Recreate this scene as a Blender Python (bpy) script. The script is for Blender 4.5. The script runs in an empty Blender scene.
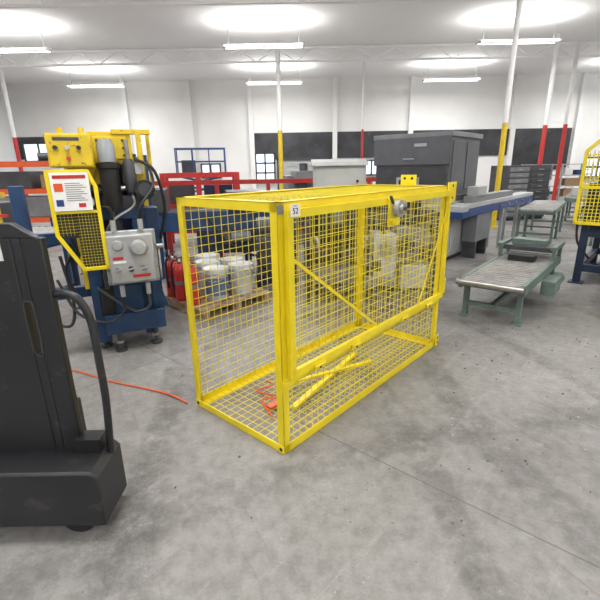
import bpy, bmesh, math, random
from mathutils import Vector, Matrix
random.seed(7)
V=Vector
scene=bpy.context.scene
scene.view_settings.view_transform='Standard'
COL=bpy.context.collection

# ------------------------------------------------------------ materials
def mat(name,col,rough=0.5,metal=0.0,wear=0.0,wcol=None,wscale=6.0,var=0.12,emis=None,estr=0,bump=0.0):
    m=bpy.data.materials.new(name); m.use_nodes=True
    nt=m.node_tree; N=nt.nodes; L=nt.links
    p=N['Principled BSDF']
    p.inputs['Roughness'].default_value=rough
    p.inputs['Metallic'].default_value=metal
    if emis:
        p.inputs['Emission Color'].default_value=(*emis,1); p.inputs['Emission Strength'].default_value=estr
    tc=N.new('ShaderNodeTexCoord')
    n1=N.new('ShaderNodeTexNoise'); n1.inputs['Scale'].default_value=wscale; n1.inputs['Detail'].default_value=6
    L.new(tc.outputs['Object'],n1.inputs['Vector'])
    r1=N.new('ShaderNodeValToRGB')
    r1.color_ramp.elements[0].position=0.3; r1.color_ramp.elements[1].position=0.7
    c0=[max(0,c*(1-var)) for c in col]; c1=[min(1,c*(1+var*0.6)) for c in col]
    r1.color_ramp.elements[0].color=(*c0,1); r1.color_ramp.elements[1].color=(*c1,1)
    L.new(n1.outputs['Fac'],r1.inputs['Fac'])
    out=r1.outputs['Color']
    if wear>0:
        n2=N.new('ShaderNodeTexNoise'); n2.inputs['Scale'].default_value=wscale*3.1; n2.inputs['Detail'].default_value=9; n2.inputs['Roughness'].default_value=0.7
        L.new(tc.outputs['Object'],n2.inputs['Vector'])
        r2=N.new('ShaderNodeValToRGB')
        t=0.72-wear*0.3
        r2.color_ramp.elements[0].position=t; r2.color_ramp.elements[1].position=min(1,t+0.06)
        r2.color_ramp.elements[0].color=(0,0,0,1); r2.color_ramp.elements[1].color=(1,1,1,1)
        L.new(n2.outputs['Fac'],r2.inputs['Fac'])
        mx=N.new('ShaderNodeMix'); mx.data_type='RGBA'
        L.new(r2.outputs['Color'],mx.inputs[0]); L.new(out,mx.inputs[6])
        mx.inputs[7].default_value=(*(wcol or (0.08,0.06,0.05)),1)
        out=mx.outputs[2]
    L.new(out,p.inputs['Base Color'])
    if bump>0:
        b=N.new('ShaderNodeBump'); b.inputs['Strength'].default_value=bump; b.inputs['Distance'].default_value=0.01
        L.new(n1.outputs['Fac'],b.inputs['Height']); L.new(b.outputs['Normal'],p.inputs['Normal'])
    return m

YEL=mat('yellow_paint',(0.87,0.68,0.012),0.42,wear=0.14,wcol=(0.3,0.2,0.03),wscale=5)
YEL2=mat('yellow_machine_paint',(0.7,0.5,0.02),0.5,wear=0.4,wcol=(0.12,0.09,0.04),wscale=8)
YWIRE=mat('yellow_wire',(0.8,0.66,0.04),0.45)
BLUE=mat('blue_machine_paint',(0.014,0.05,0.135),0.45,wear=0.35,wcol=(0.03,0.03,0.035),wscale=6,var=0.35)
BLUE2=mat('blue_panel_paint',(0.02,0.055,0.2),0.4)
NAVY=mat('navy_paint',(0.01,0.022,0.055),0.45,var=0.3)
RED=mat('red_paint',(0.5,0.03,0.025),0.4,wear=0.1)
ORNG=mat('orange_paint',(0.7,0.1,0.02),0.45,wear=0.1)
BLK=mat('black_rubber',(0.015,0.015,0.016),0.5)
BLKP=mat('black_powdercoat',(0.019,0.019,0.022),0.42,wear=0.42,wcol=(0.045,0.045,0.046),wscale=2.5,var=0.35)
DGREY=mat('dark_grey_paint',(0.06,0.062,0.07),0.45,var=0.25)
HOOD=mat('hood_grey_paint',(0.105,0.108,0.12),0.4,var=0.12)
MGREY=mat('mid_grey_paint',(0.2,0.21,0.22),0.45,var=0.15)
LGREY=mat('light_grey_paint',(0.42,0.43,0.43),0.45,wear=0.05,var=0.1)
SGREY=mat('silver_cast_aluminium',(0.45,0.46,0.47),0.45,metal=0.35,wear=0.15,wcol=(0.2,0.2,0.2),wscale=10)
STEEL=mat('bare_steel',(0.42,0.41,0.4),0.35,metal=0.85,var=0.3)
ROLL=mat('roller_steel',(0.3,0.29,0.28),0.4,metal=0.6,var=0.3)
TBED=mat('worn_grey_bed',(0.27,0.265,0.245),0.55,metal=0.15,wear=0.45,wcol=(0.12,0.12,0.105),wscale=8,var=0.35)
GREEN=mat('grey_green_paint',(0.13,0.185,0.16),0.5,wear=0.35,wcol=(0.1,0.1,0.09),wscale=6,var=0.25)
WHITE=mat('white_label',(0.85,0.85,0.84),0.5,var=0.03)
BUCK=mat('bucket_plastic',(0.46,0.48,0.49),0.4,wear=0.3,wcol=(0.18,0.18,0.18),wscale=9)
BUCKB=mat('bucket_label_blue',(0.1,0.17,0.3),0.4,wear=0.35,wcol=(0.5,0.5,0.5),wscale=12)
WOOD=mat('pallet_wood',(0.36,0.25,0.15),0.75,var=0.35,wscale=9)
GLASS=mat('clear_bowl',(0.3,0.33,0.35),0.12,var=0.1)
CORD=mat('orange_cord',(0.8,0.11,0.02),0.5)
BROWN=mat('cardboard',(0.35,0.22,0.12),0.8)
WALLW=mat('white_wall_paint',(0.84,0.84,0.83),0.7,var=0.07,wscale=0.5)
CEIL=mat('white_ceiling',(0.93,0.93,0.93),0.8,var=0.02,wscale=0.3)
INSUL=mat('black_insulation',(0.04,0.042,0.048),0.38,wear=0.3,wcol=(0.12,0.125,0.14),wscale=1.3,var=0.6,bump=0.6)
DAY=mat('daylit_glass',(0.7,0.8,0.9),0.3,emis=(0.75,0.87,1.0),estr=1.1)
LAMP=mat('lamp_diffuser',(0.9,0.9,0.9),0.5,emis=(1,0.99,0.97),estr=6)
CHIP=mat('debris',(0.12,0.11,0.1),0.9,var=0.5,wscale=3)

def floor_mat():
    m=bpy.data.materials.new('polished_concrete'); m.use_nodes=True
    nt=m.node_tree; N=nt.nodes; L=nt.links; p=N['Principled BSDF']
    tc=N.new('ShaderNodeTexCoord')
    def noise(s,d=8,rough=0.6,sc=None,dist=0):
        n=N.new('ShaderNodeTexNoise'); n.inputs['Scale'].default_value=s; n.inputs['Detail'].default_value=d; n.inputs['Roughness'].default_value=rough; n.inputs['Distortion'].default_value=dist
        if sc:
            mp=N.new('ShaderNodeMapping'); mp.inputs['Scale'].default_value=sc[0]
            mp2=N.new('ShaderNodeMapping'); mp2.inputs['Rotation'].default_value=(0,0,sc[1]); L.new(tc.outputs['Object'],mp2.inputs['Vector'])
            L.new(mp2.outputs['Vector'],mp.inputs['Vector']); L.new(mp.outputs['Vector'],n.inputs['Vector'])
        else: L.new(tc.outputs['Object'],n.inputs['Vector'])
        return n.outputs['Fac']
    def ramp(f,a,b,ca,cb):
        r=N.new('ShaderNodeValToRGB'); e=r.color_ramp.elements
        e[0].position=a; e[1].position=b; e[0].color=(*ca,1); e[1].color=(*cb,1)
        L.new(f,r.inputs['Fac']); return r.outputs['Color']
    def mix(a,b,fac,mode='MIX'):
        x=N.new('ShaderNodeMix'); x.data_type='RGBA'; x.blend_type=mode
        if isinstance(fac,float): x.inputs[0].default_value=fac
        else: L.new(fac,x.inputs[0])
        L.new(a,x.inputs[6])
        if isinstance(b,tuple): x.inputs[7].default_value=(*b,1)
        else: L.new(b,x.inputs[7])
        return x.outputs[2]
    g=lambda v:(v,v,v)
    base=ramp(noise(0.8,10,0.7),0.32,0.68,(0.205,0.196,0.187),(0.31,0.30,0.288))
    c=mix(base,ramp(noise(13,10,0.8),0.33,0.67,g(0.68),g(1.18)),1.0,'MULTIPLY')
    c=mix(c,(0.12,0.113,0.105),ramp(noise(1.8,9,0.75,dist=0.5),0.54,0.72,g(0),g(0.55)))
    c=mix(c,(0.41,0.395,0.375),ramp(noise(1.0,9,0.8,sc=((8,0.5,1),0.75)),0.55,0.72,g(0),g(0.55)))
    c=mix(c,(0.095,0.09,0.084),ramp(noise(1.3,10,0.8,sc=((9,0.4,1),-0.5)),0.57,0.68,g(0),g(0.5)))
    c=mix(c,(0.40,0.385,0.365),ramp(noise(1.6,10,0.8,sc=((11,0.5,1),1.9)),0.57,0.68,g(0),g(0.5)))
    c=mix(c,(0.38,0.365,0.35),ramp(noise(4.5,10,0.8),0.58,0.66,g(0),g(0.4)))
    for loc,scl,pos in (((-6,-3,0),0.16,0.95),((9,-1,0),0.21,0.955),((-3,6,0),0.13,0.965)):
        mp=N.new('ShaderNodeMapping'); mp.inputs['Location'].default_value=loc
        L.new(tc.outputs['Object'],mp.inputs['Vector'])
        w=N.new('ShaderNodeTexWave'); w.wave_type='RINGS'; w.rings_direction='Z'; w.inputs['Scale'].default_value=scl; w.inputs['Distortion'].default_value=1.0; w.inputs['Detail'].default_value=0
        L.new(mp.outputs['Vector'],w.inputs['Vector'])
        a=ramp(w.outputs['Fac'],pos,pos+0.03,g(0),g(1))
        b=ramp(noise(2.4,9,0.85),0.42,0.62,g(0),g(0.7))
        c=mix(c,(0.085,0.08,0.075),mix(a,b,1.0,'MULTIPLY'))
    vo=N.new('ShaderNodeTexVoronoi'); vo.inputs['Scale'].default_value=15; L.new(tc.outputs['Object'],vo.inputs['Vector'])
    sp=ramp(vo.outputs['Distance'],0.06,0.09,g(0.8),g(0))
    c=mix(c,(0.07,0.065,0.06),mix(sp,ramp(noise(0.8,4,0.5),0.46,0.58,g(0),g(1)),1.0,'MULTIPLY'))
    vo=N.new('ShaderNodeTexVoronoi'); vo.inputs['Scale'].default_value=21; L.new(tc.outputs['Object'],vo.inputs['Vector'])
    sp=ramp(vo.outputs['Distance'],0.05,0.08,g(0.8),g(0))
    c=mix(c,(0.52,0.5,0.47),mix(sp,ramp(noise(1.1,4,0.5),0.5,0.6,g(0),g(1)),1.0,'MULTIPLY'))
    br=N.new('ShaderNodeTexBrick'); br.offset=0; br.inputs['Scale'].default_value=1; br.inputs['Brick Width'].default_value=5.2; br.inputs['Row Height'].default_value=5.2
    br.inputs['Mortar Size'].default_value=0.005; br.inputs['Color1'].default_value=(0,0,0,1); br.inputs['Color2'].default_value=(0,0,0,1); br.inputs['Mortar'].default_value=(0.6,0.6,0.6,1)
    mp=N.new('ShaderNodeMapping'); mp.inputs['Rotation'].default_value=(0,0,0.72); mp.inputs['Location'].default_value=(3.2,3.4,0)
    L.new(tc.outputs['Object'],mp.inputs['Vector']); L.new(mp.outputs['Vector'],br.inputs['Vector'])
    c=mix(c,(0.09,0.085,0.08),br.outputs['Color'])
    L.new(c,p.inputs['Base Color'])
    L.new(ramp(noise(2.2,8,0.7),0.3,0.7,g(0.4),g(0.7)),p.inputs['Roughness'])
    bu=N.new('ShaderNodeBump'); bu.inputs['Strength'].default_value=0.2; bu.inputs['Distance'].default_value=0.004
    L.new(noise(30,8,0.7),bu.inputs['Height']); L.new(bu.outputs['Normal'],p.inputs['Normal'])
    return m
FLOOR=floor_mat()

# ------------------------------------------------------------ mesh builder
class Part:
    def __init__(s): s.v=[];s.f=[];s.mi=[];s.sm=[];s.mats=[]
    def _m(s,m):
        if m not in s.mats: s.mats.append(m)
        return s.mats.index(m)
    def add(s,vs,fs,m,smooth=False):
        o=len(s.v); k=s._m(m); s.v+= [tuple(x) for x in vs]
        for f in fs:
            s.f.append([i+o for i in f]); s.mi.append(k); s.sm.append(smooth)
    def box(s,c,sz,m,R=None):
        c=V(c); h=V(sz)/2
        vs=[]
        for x in (-1,1):
            for y in (-1,1):
                for z in (-1,1):
                    p=V((x*h.x,y*h.y,z*h.z))
                    if R is not None: p=R@p
                    vs.append(c+p)
        s.add(vs,[(0,1,3,2),(4,6,7,5),(0,4,5,1),(2,3,7,6),(0,2,6,4),(1,5,7,3)],m)
    def bb(s,x0,x1,y0,y1,z0,z1,m): s.box(((x0+x1)/2,(y0+y1)/2,(z0+z1)/2),(abs(x1-x0),abs(y1-y0),abs(z1-z0)),m)
    def bar(s,p1,p2,w,h,m,up=(0,0,1)):
        p1=V(p1);p2=V(p2);d=(p2-p1).normalized();u=V(up)
        if abs(d.dot(u))>0.95: u=V((1,0,0)) if abs(d.x)<0.9 else V((0,1,0))
        a=d.cross(u).normalized()*(w/2); b=a.cross(d).normalized()*(h/2)
        vs=[p+i*a+j*b for p in (p1,p2) for i in (-1,1) for j in (-1,1)]
        s.add(vs,[(0,1,3,2),(4,6,7,5),(0,4,5,1),(2,3,7,6),(0,2,6,4),(1,5,7,3)],m)
    def angle(s,p1,p2,d1,d2,m,leg=0.045,t=0.006):
        p1=V(p1);p2=V(p2);d1=V(d1);d2=V(d2)
        for a,b in ((d1,d2),(d2,d1)):
            vs=[p+i*leg*a+j*t*b for p in (p1,p2) for i in (0,1) for j in (0,1)]
            s.add(vs,[(0,1,3,2),(4,6,7,5),(0,4,5,1),(2,3,7,6),(0,2,6,4),(1,5,7,3)],m)
    def cyl(s,p1,p2,r,m,r2=None,seg=16,caps=True):
        p1=V(p1);p2=V(p2);d=(p2-p1).normalized();r2=r if r2 is None else r2
        u=V((0,0,1)) if abs(d.z)<0.9 else V((1,0,0))
        a=d.cross(u).normalized();b=d.cross(a)
        vs=[];n=seg
        for p,rr in ((p1,r),(p2,r2)):
            for i in range(n):
                t=2*math.pi*i/n; vs.append(p+rr*(math.cos(t)*a+math.sin(t)*b))
        s.add(vs,[(i,(i+1)%n,n+(i+1)%n,n+i) for i in range(n)],m,True)
        if caps: s.add(vs,[tuple(range(n-1,-1,-1)),tuple(range(n,2*n))],m,False)
    def tube(s,pts,r,m,seg=8,sub=6,curve=True):
        P=[V(p) for p in pts]
        if curve and len(P)>2:
            Q=[]
            E=[2*P[0]-P[1]]+P+[2*P[-1]-P[-2]]
            for i in range(1,len(E)-2):
                for k in range(sub):
                    t=k/sub;a,b,c,d=E[i-1],E[i],E[i+1],E[i+2]
                    Q.append(0.5*((2*b)+(c-a)*t+(2*a-5*b+4*c-d)*t*t+(3*b-a-3*c+d)*t**3))
            Q.append(P[-1]);P=Q
        vs=[];n=seg
        d=(P[1]-P[0]).normalized();u=V((0,0,1)) if abs(d.z)<0.9 else V((1,0,0));a=d.cross(u).normalized()
        for i,p in enumerate(P):
            d=(P[min(i+1,len(P)-1)]-P[max(i-1,0)]).normalized()
            a=(a-d*a.dot(d)).normalized();b=d.cross(a)
            for k in range(n):
                t=2*math.pi*k/n;vs.append(p+r*(math.cos(t)*a+math.sin(t)*b))
        fs=[]
        for i in range(len(P)-1):
            for k in range(n):
                fs.append((i*n+k,i*n+(k+1)%n,(i+1)*n+(k+1)%n,(i+1)*n+k))
        s.add(vs,fs,m,True)
        o=(len(P)-1)*n
        s.add(vs,[tuple(range(n-1,-1,-1)),tuple(range(o,o+n))],m)
    def prism(s,poly,vec,m):
        P=[V(p) for p in poly];n=len(P);w=V(vec)
        s.add(P+[p+w for p in P],[tuple(range(n-1,-1,-1)),tuple(range(n,2*n))]+[(i,(i+1)%n,n+(i+1)%n,n+i) for i in range(n)],m)
    def lathe(s,prof,base,m,seg=20,axis=(0,0,1)):
        ax=V(axis).normalized();u=V((1,0,0)) if abs(ax.x)<0.9 else V((0,0,1))
        a=ax.cross(u).normalized();b=ax.cross(a);base=V(base)
        vs=[base+ax*z+max(r,1e-4)*(math.cos(2*math.pi*k/seg)*a+math.sin(2*math.pi*k/seg)*b) for r,z in prof for k in range(seg)]
        fs=[(i*seg+k,i*seg+(k+1)%seg,(i+1)*seg+(k+1)%seg,(i+1)*seg+k) for i in range(len(prof)-1) for k in range(seg)]
        s.add(vs,fs,m,True)
    def mesh_panel(s,o,u,w,lu,lw,cell,r,m):
        o=V(o);u=V(u).normalized();w=V(w).normalized();nrm=u.cross(w)
        nu=max(1,round(lu/cell));nw=max(1,round(lw/cell))
        for i in range(1,nu): s.bar(o+u*(lu*i/nu)+nrm*r,o+u*(lu*i/nu)+w*lw+nrm*r,2*r,2*r,m,up=nrm)
        for i in range(1,nw): s.bar(o+w*(lw*i/nw)-nrm*r,o+w*(lw*i/nw)+u*lu-nrm*r,2*r,2*r,m,up=nrm)

class Asm:
    def __init__(s,name,loc=(0,0,0),rz=0.0):
        s.name=name;s.loc=loc;s.rz=rz;s.parts={};s.bev={};s.extra=[]
    def p(s,name,bevel=0.0):
        if name not in s.parts: s.parts[name]=Part();s.bev[name]=bevel
        return s.parts[name]
    def text(s,body,loc,rot,size,m,name='label_text'): s.extra.append((body,loc,rot,size,m,name))
    def build(s):
        M=Matrix.Translation(s.loc)@Matrix.Rotation(s.rz,4,'Z')
        single=len(s.parts)==1 and not s.extra
        if not single:
            root=bpy.data.objects.new(s.name,None);root.empty_display_size=0.2;COL.objects.link(root);root.matrix_world=M
        for n,pt in s.parts.items():
            me=bpy.data.meshes.new(n);me.from_pydata(pt.v,[],pt.f)
            for mm in pt.mats: me.materials.append(mm)
            me.polygons.foreach_set('material_index',pt.mi);me.polygons.foreach_set('use_smooth',pt.sm)
            me.update();me.validate()
            bm=bmesh.new();bm.from_mesh(me);bmesh.ops.recalc_face_normals(bm,faces=bm.faces);bm.to_mesh(me);bm.free()
            try: me.set_sharp_from_angle(angle=0.7)
            except Exception: pass
            o=bpy.data.objects.new(s.name if single else n,me);COL.objects.link(o)
            if s.bev[n]>0:
                b=o.modifiers.new('bevel','BEVEL');b.width=s.bev[n];b.segments=2;b.limit_method='ANGLE';b.angle_limit=0.8
            if single: o.matrix_world=M
            else: o.parent=root
        for body,loc,rot,size,m,name in s.extra:
            cu=bpy.data.curves.new(name,'FONT');cu.body=body;cu.size=size;cu.align_x='CENTER';cu.align_y='CENTER';cu.extrude=0.0006
            t=bpy.data.objects.new(name,cu);COL.objects.link(t)
            dg=bpy.context.evaluated_depsgraph_get()
            me=bpy.data.meshes.new_from_object(t.evaluated_get(dg))
            bpy.data.objects.remove(t)
            me.materials.clear();me.materials.append(m)
            o=bpy.data.objects.new(name,me);COL.objects.link(o);o.parent=root;o.location=loc;o.rotation_euler=rot

A=math.radians(48.5)   # production-line direction
X=V((1,0,0));Y=V((0,1,0));Z=V((0,0,1))

# ------------------------------------------------------------ room shell
RX0,RX1,RY0,RY1,RZ=-15,22,-7,24,6.0
def solid(name,x0,x1,y0,y1,z0,z1,m):
    a=Asm(name);a.p('t').bb(x0,x1,y0,y1,z0,z1,m);a.build()
solid('floor',RX0,RX1,RY0,RY1,-0.2,0,FLOOR)
solid('ceiling',RX0,RX1,RY0,RY1,RZ,RZ+0.2,CEIL)
a=Asm('roof_joists');q=a.p('joists')
for y in (6,12,18):
    q.bar((RX0,y,RZ-0.05),(RX1,y,RZ-0.05),0.12,0.08,CEIL);q.bar((RX0,y,RZ-0.5),(RX1,y,RZ-0.5),0.1,0.07,CEIL)
    x=RX0
    while x<RX1-1:
        q.bar((x,y,RZ-0.5),(x+0.75,y,RZ-0.07),0.03,0.03,CEIL);q.bar((x+0.75,y,RZ-0.07),(x+1.5,y,RZ-0.5),0.03,0.03,CEIL);x+=1.5
a.build()
solid('wall_far',RX0,RX1,RY1,RY1+0.2,0,RZ,WALLW)
solid('wall_left',RX0-0.2,RX0,RY0,RY1,0,RZ,WALLW)
solid('wall_right',RX1,RX1+0.2,RY0,RY1,0,RZ,WALLW)
solid('wall_back',RX0,RX1,RY0-0.2,RY0,0,RZ,WALLW)
solid('trim_1',-2.3,11.3,RY1-0.08,RY1,2.1,3.42,INSUL)
solid('trim_2',RX0,-9.0,RY1-0.08,RY1,2.3,3.42,INSUL)
solid('trim_3',11.5,14.6,RY1-0.08,RY1,1.3,3.42,INSUL)
for i,x in enumerate((-8.9,-5.6,-2.4,2.0,6.0,11.4,14.8,18)):
    solid('trim_%d'%(i+4),x-0.12,x+0.12,RY1-0.25,RY1,0,RZ,WALLW)
solid('baseboard_far',RX0,RX1,RY1-0.1,RY1,0,0.15,DGREY)
def window(name,x0,x1,z0,z1,nx=2,nz=2):
    a=Asm(name);g=a.p('glass');g.bb(x0,x1,RY1-0.11,RY1-0.09,z0,z1,DAY)
    f=a.p('frame')
    for i in range(nx+1):
        x=x0+(x1-x0)*i/nx;f.bb(x-0.04,x+0.04,RY1-0.16,RY1-0.02,z0-0.04,z1+0.04,DGREY)
    for i in range(nz+1):
        z=z0+(z1-z0)*i/nz;f.bb(x0-0.04,x1+0.04,RY1-0.16,RY1-0.02,z-0.04,z+0.04,DGREY)
    a.build()
window('window_1',-2.25,-1.25,0.9,2.4,2,3)
window('window_2',-14.6,-13.0,2.2,3.1,2,1)
window('window_3',-12.6,-11.4,2.2,3.1,2,1)
window('window_4',-5.2,-4.2,1.2,1.9,2,1)
window('window_5',3.2,4.4,1.2,1.95,3,1)
window('window_6',15.6,17.0,0.9,1.9,2,2)
a=Asm('door_1');q=a.p('panels')
for i in range(6): q.bb(-1.0,1.7,RY1-0.12,RY1-0.05,i*0.34,i*0.34+0.325,LGREY)
f=a.p('frame');f.bb(-1.12,-1.0,RY1-0.2,RY1,0,2.12,DGREY);f.bb(1.7,1.82,RY1-0.2,RY1,0,2.12,DGREY);f.bb(-1.12,1.82,RY1-0.2,RY1,2.04,2.14,DGREY)
a.build()

# columns: safety paint on the lower part, white above
def pipecol(x,y,m,r=0.07,h=3.0):
    a=Asm('steel_column',(x,y,0));q=a.p('painted_base');q.cyl((0,0,0.02),(0,0,h),r,m);q.cyl((0,0,0),(0,0,0.03),r*2,m)
    a.p('upper_shaft').cyl((0,0,h),(0,0,RZ),r*0.97,WALLW);a.build()
pipecol(-0.68,18.0,YEL2,0.09,3.05);pipecol(2.9,20.0,RED,0.05,3.2);pipecol(9.35,17.0,RED,0.08,3.0);pipecol(10.7,18.0,RED,0.08,3.1)
pipecol(5.2,11.3,YEL2,0.065,2.6);pipecol(-11.6,18.5,RED,0.08,3.0)

for y in (-4,2,8.5,15,21):
    for x in (-9,-1,7,15):
        a=Asm('ceiling_light',(x,y,RZ-0.75));q=a.p('housing');q.bb(-1.3,1.3,-0.1,0.1,0.03,0.09,WALLW)
        for sx in (-1,1): q.cyl((sx*1.1,0,0.09),(sx*1.1,0,0.75),0.01,STEEL,seg=6)
        g=a.p('tube')
        for k in (-0.15,0.15): g.cyl((-1.25,k,0.03),(1.25,k,0.03),0.02,LAMP,seg=8)
        for k in (-1.25,1.25): q.bb(k-0.03,k+0.03,-0.18,0.18,0.01,0.06,WALLW)
        a.build()
        for up in (0,1):  # fixture's down lamp, then an added upward lamp that brightens the ceiling
            ld=bpy.data.lights.new('lamp_and_added_uplight','AREA');ld.shape='RECTANGLE';ld.size=2.6;ld.size_y=0.5
            ld.energy=70 if up else 165;ld.color=(1,0.985,0.965)
            lo=bpy.data.objects.new('lamp_and_added_uplight',ld);COL.objects.link(lo);lo.location=(x,y,RZ-(0.62 if up else 0.8))
            if up: lo.rotation_euler=(math.pi,0,0)
w=bpy.data.worlds.new('world');scene.world=w;w.use_nodes=True
w.node_tree.nodes['Background'].inputs[0].default_value=(0.9,0.95,1,1);w.node_tree.nodes['Background'].inputs[1].default_value=0.6

# ------------------------------------------------------------ safety cage
CL,CW,CH=2.05,0.86,1.445
a=Asm('safety_cage',(-0.105,2.075,0),A)
f=a.p('frame')
for x,dx in ((0,X),(CL,-X)):
    for y,dy in ((0,Y),(CW,-Y)):
        f.angle((x,y,0),(x,y,CH),dx,dy,YEL,0.05)
for y,dy in ((0,Y),(CW,-Y)):
    f.angle((0,y,0.0),(CL,y,0.0),Z,dy,YEL,0.055)
    f.angle((0,y,CH),(CL,y,CH),-Z,dy,YEL,0.05)
for x,dx in ((0,X),(CL,-X)):
    f.angle((x,0,0),(x,CW,0),Z,dx,YEL,0.05)
    f.angle((x,0,CH),(x,CW,CH),-Z,dx,YEL,0.05)
for y in (0,CW):
    f.bb(-0.004,0,y+(0.0 if y==0 else -0.05),y+(0.05 if y==0 else 0),0.005,0.05,YEL)
    f.cyl((-0.006,y+(0.025 if y==0 else -0.025),0.028),(-0.003,y+(0.025 if y==0 else -0.025),0.028),0.012,BLK,seg=12)
f.bb(0,CL,-0.004,0.004,0.435,0.485,YEL);f.bb(0,CL,-0.004,0.04,0.435,0.441,YEL)
f.bb(-0.004,0.085,-0.012,-0.004,0.43,0.475,YEL)
w=a.p('wire_mesh')
WR=0.0018;CE=0.058
w.mesh_panel((0.03,0.012,0.03),X,Z,CL-0.06,0.43,CE,WR,YWIRE)
w.mesh_panel((0.03,CW-0.012,0.03),X,Z,CL-0.06,CH-0.06,CE,WR,YWIRE)
w.mesh_panel((0.03,0.03,0.02),X,Y,CL-0.06,CW-0.06,CE,WR,YWIRE)
w.mesh_panel((CL-0.012,0.03,0.03),Y,Z,CW-0.06,CH-0.06,CE,WR,YWIRE)
w.mesh_panel((0.03,0.03,CH-0.015),X,Y,CL-0.06,CW-0.06,CE,WR,YWIRE)
d=a.p('door')
x0,x1,z0,z1=0.058,CL-0.03,0.505,1.385
yo=-0.03
for xx in (x0,x1): d.bb(xx-0.022,xx+0.022,yo-0.006,yo+0.02,z0-0.02,z1+0.02,YEL)
d.bb(x0,x1,yo-0.006,yo+0.02,z0-0.022,z0+0.024,YEL);d.bb(x0,x1,yo-0.006,yo+0.02,z1-0.022,z1+0.022,YEL)
d.bar((x0,yo+0.004,1.17),(0.985,yo+0.004,z0),0.018,0.006,YEL,up=Y)
d.bar((x1,yo+0.004,z1-0.1),(1.56,yo+0.004,z0),0.018,0.006,YEL,up=Y)
a.p('door_mesh').mesh_panel((x0+0.02,yo+0.016,z0+0.02),X,Z,x1-x0-0.04,z1-z0-0.04,CE,WR,YWIRE)
h=a.p('hinges')
for x in (0.28,0.66,1.32,1.75):
    h.bb(x-0.05,x+0.05,-0.045,-0.036,0.468,0.505,YEL);h.cyl((x-0.05,-0.042,0.488),(x+0.05,-0.042,0.488),0.009,YEL,seg=10)
    h.cyl((x,-0.052,0.478),(x,-0.044,0.478),0.007,DGREY,seg=8)
l=a.p('latch',0.002)
l.bb(1.0,1.15,-0.05,-0.036,1.22,1.405,YEL)
l.bb(1.02,1.07,-0.07,-0.05,1.24,1.27,YEL)
l.cyl((1.085,-0.05,1.335),(1.085,-0.09,1.335),0.055,SGREY,seg=24);l.cyl((1.085,-0.09,1.335),(1.085,-0.115,1.335),0.032,STEEL,seg=20)
l.cyl((1.085,-0.115,1.335),(1.085,-0.125,1.335),0.014,DGREY,seg=12)
l.bb(1.14,1.19,-0.07,-0.036,1.30,1.38,SGREY)
l.bar((1.03,-0.06,1.37),(0.99,-0.06,1.42),0.02,0.01,DGREY)
m=a.p('mounting_plates',0.003)
def plate(x0,x1,z0,z1,y=-0.012):
    m.bb(x0,x1,y,y+0.008,z0,z1,YEL)
    for zz in (z0+0.03,z1-0.03): m.cyl(((x0+x1)/2+0.01,y-0.002,zz),((x0+x1)/2+0.01,y+0.001,zz),0.011,BLK,seg=12)
plate(2.02,2.19,1.31,1.47);plate(2.02,2.14,0.50,0.64);plate(2.02,2.09,0.0,0.11)
m.bb(2.06,2.068,0.30,0.45,1.40,1.53,YEL)
for yy in (0.34,0.41): m.cyl((2.055,yy,1.5),(2.061,yy,1.5),0.011,BLK,seg=12)
m.bb(2.05,2.19,-0.004,0.05,1.36,1.37,YEL)
lo=a.p('loose_bars')
lo.bar((0.35,0.25,0.05),(1.35,0.42,0.05),0.04,0.02,YEL);lo.bar((0.55,0.5,0.06),(1.25,0.2,0.075),0.035,0.02,YEL)
lo.tube([(0.2,0.3,0.036),(0.3,0.5,0.037),(0.42,0.42,0.036),(0.36,0.62,0.037),(0.5,0.6,0.037),(0.52,0.68,0.037)],0.006,CORD)
lo.bb(0.26,0.36,0.37,0.42,0.03,0.045,ORNG)
st=a.p('lot_sticker')
st.bb(0.055,0.125,-0.0405,-0.0385,1.372,1.432,WHITE)
st.bb(0.0,0.046,-0.0035,-0.0005,1.385,1.43,MGREY)
a.text('52',(0.09,-0.0415,1.398),(math.pi/2,0,0),0.042,BLK)
a.text('LOT',(0.09,-0.0415,1.424),(math.pi/2,0,0),0.01,BLK)
a.build()

a=Asm('extension_cord');a.p('cord').tube([(-3.2,3.7,0.008),(-2.5,3.35,0.008),(-1.95,3.22,0.008),(-1.55,3.02,0.008),(-1.2,2.88,0.008),(-0.98,2.78,0.008),(-0.82,2.66,0.008)],0.006,CORD);a.build()
a=Asm('floor_debris');q=a.p('chips')
for i in range(320):
    x=random.gauss(2.0,1.2);y=random.gauss(2.7,1.0);s=random.uniform(0.002,0.007)
    if abs(x)<0.2 and y<2: continue
    q.box((x,y,s*0.4),(s*2,s*random.uniform(0.8,2),s*0.8),CHIP if random.random()<0.6 else LGREY,Matrix.Rotation(random.uniform(0,3),3,'Z'))
a.build()

# ------------------------------------------------------------ pallet truck (foreground left; forks point left)
a=Asm('pallet_truck',(0,0,0))
q=a.p('back_plate',0.005)
y0,y1=1.69,1.73
def P(x0,x1,z0,z1): q.bb(x0,x1,y0,y1,z0,z1,BLKP)
P(-1.125,-1.04,0.3,1.35);P(-1.165,-1.125,0.3,0.84);P(-1.165,-1.125,1.08,1.35);P(-1.95,-1.165,0.3,1.35)
q.prism([(-1.06,y0,1.35),(-1.15,y0,1.41),(-1.85,y0,1.41),(-1.94,y0,1.35)],(0,y1-y0,0),BLKP)
q=a.p('slot_rim')
q.tube([(-1.165,y0-0.002,0.86),(-1.165,y0-0.002,1.06),(-1.145,y0-0.002,1.085),(-1.125,y0-0.002,1.06),(-1.125,y0-0.002,0.86),(-1.145,y0-0.002,0.835),(-1.165,y0-0.002,0.86)],0.003,DGREY)
q=a.p('power_unit',0.01);q.bb(-2.15,-1.3,1.73,2.05,0.3,1.2,BLKP)
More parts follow.
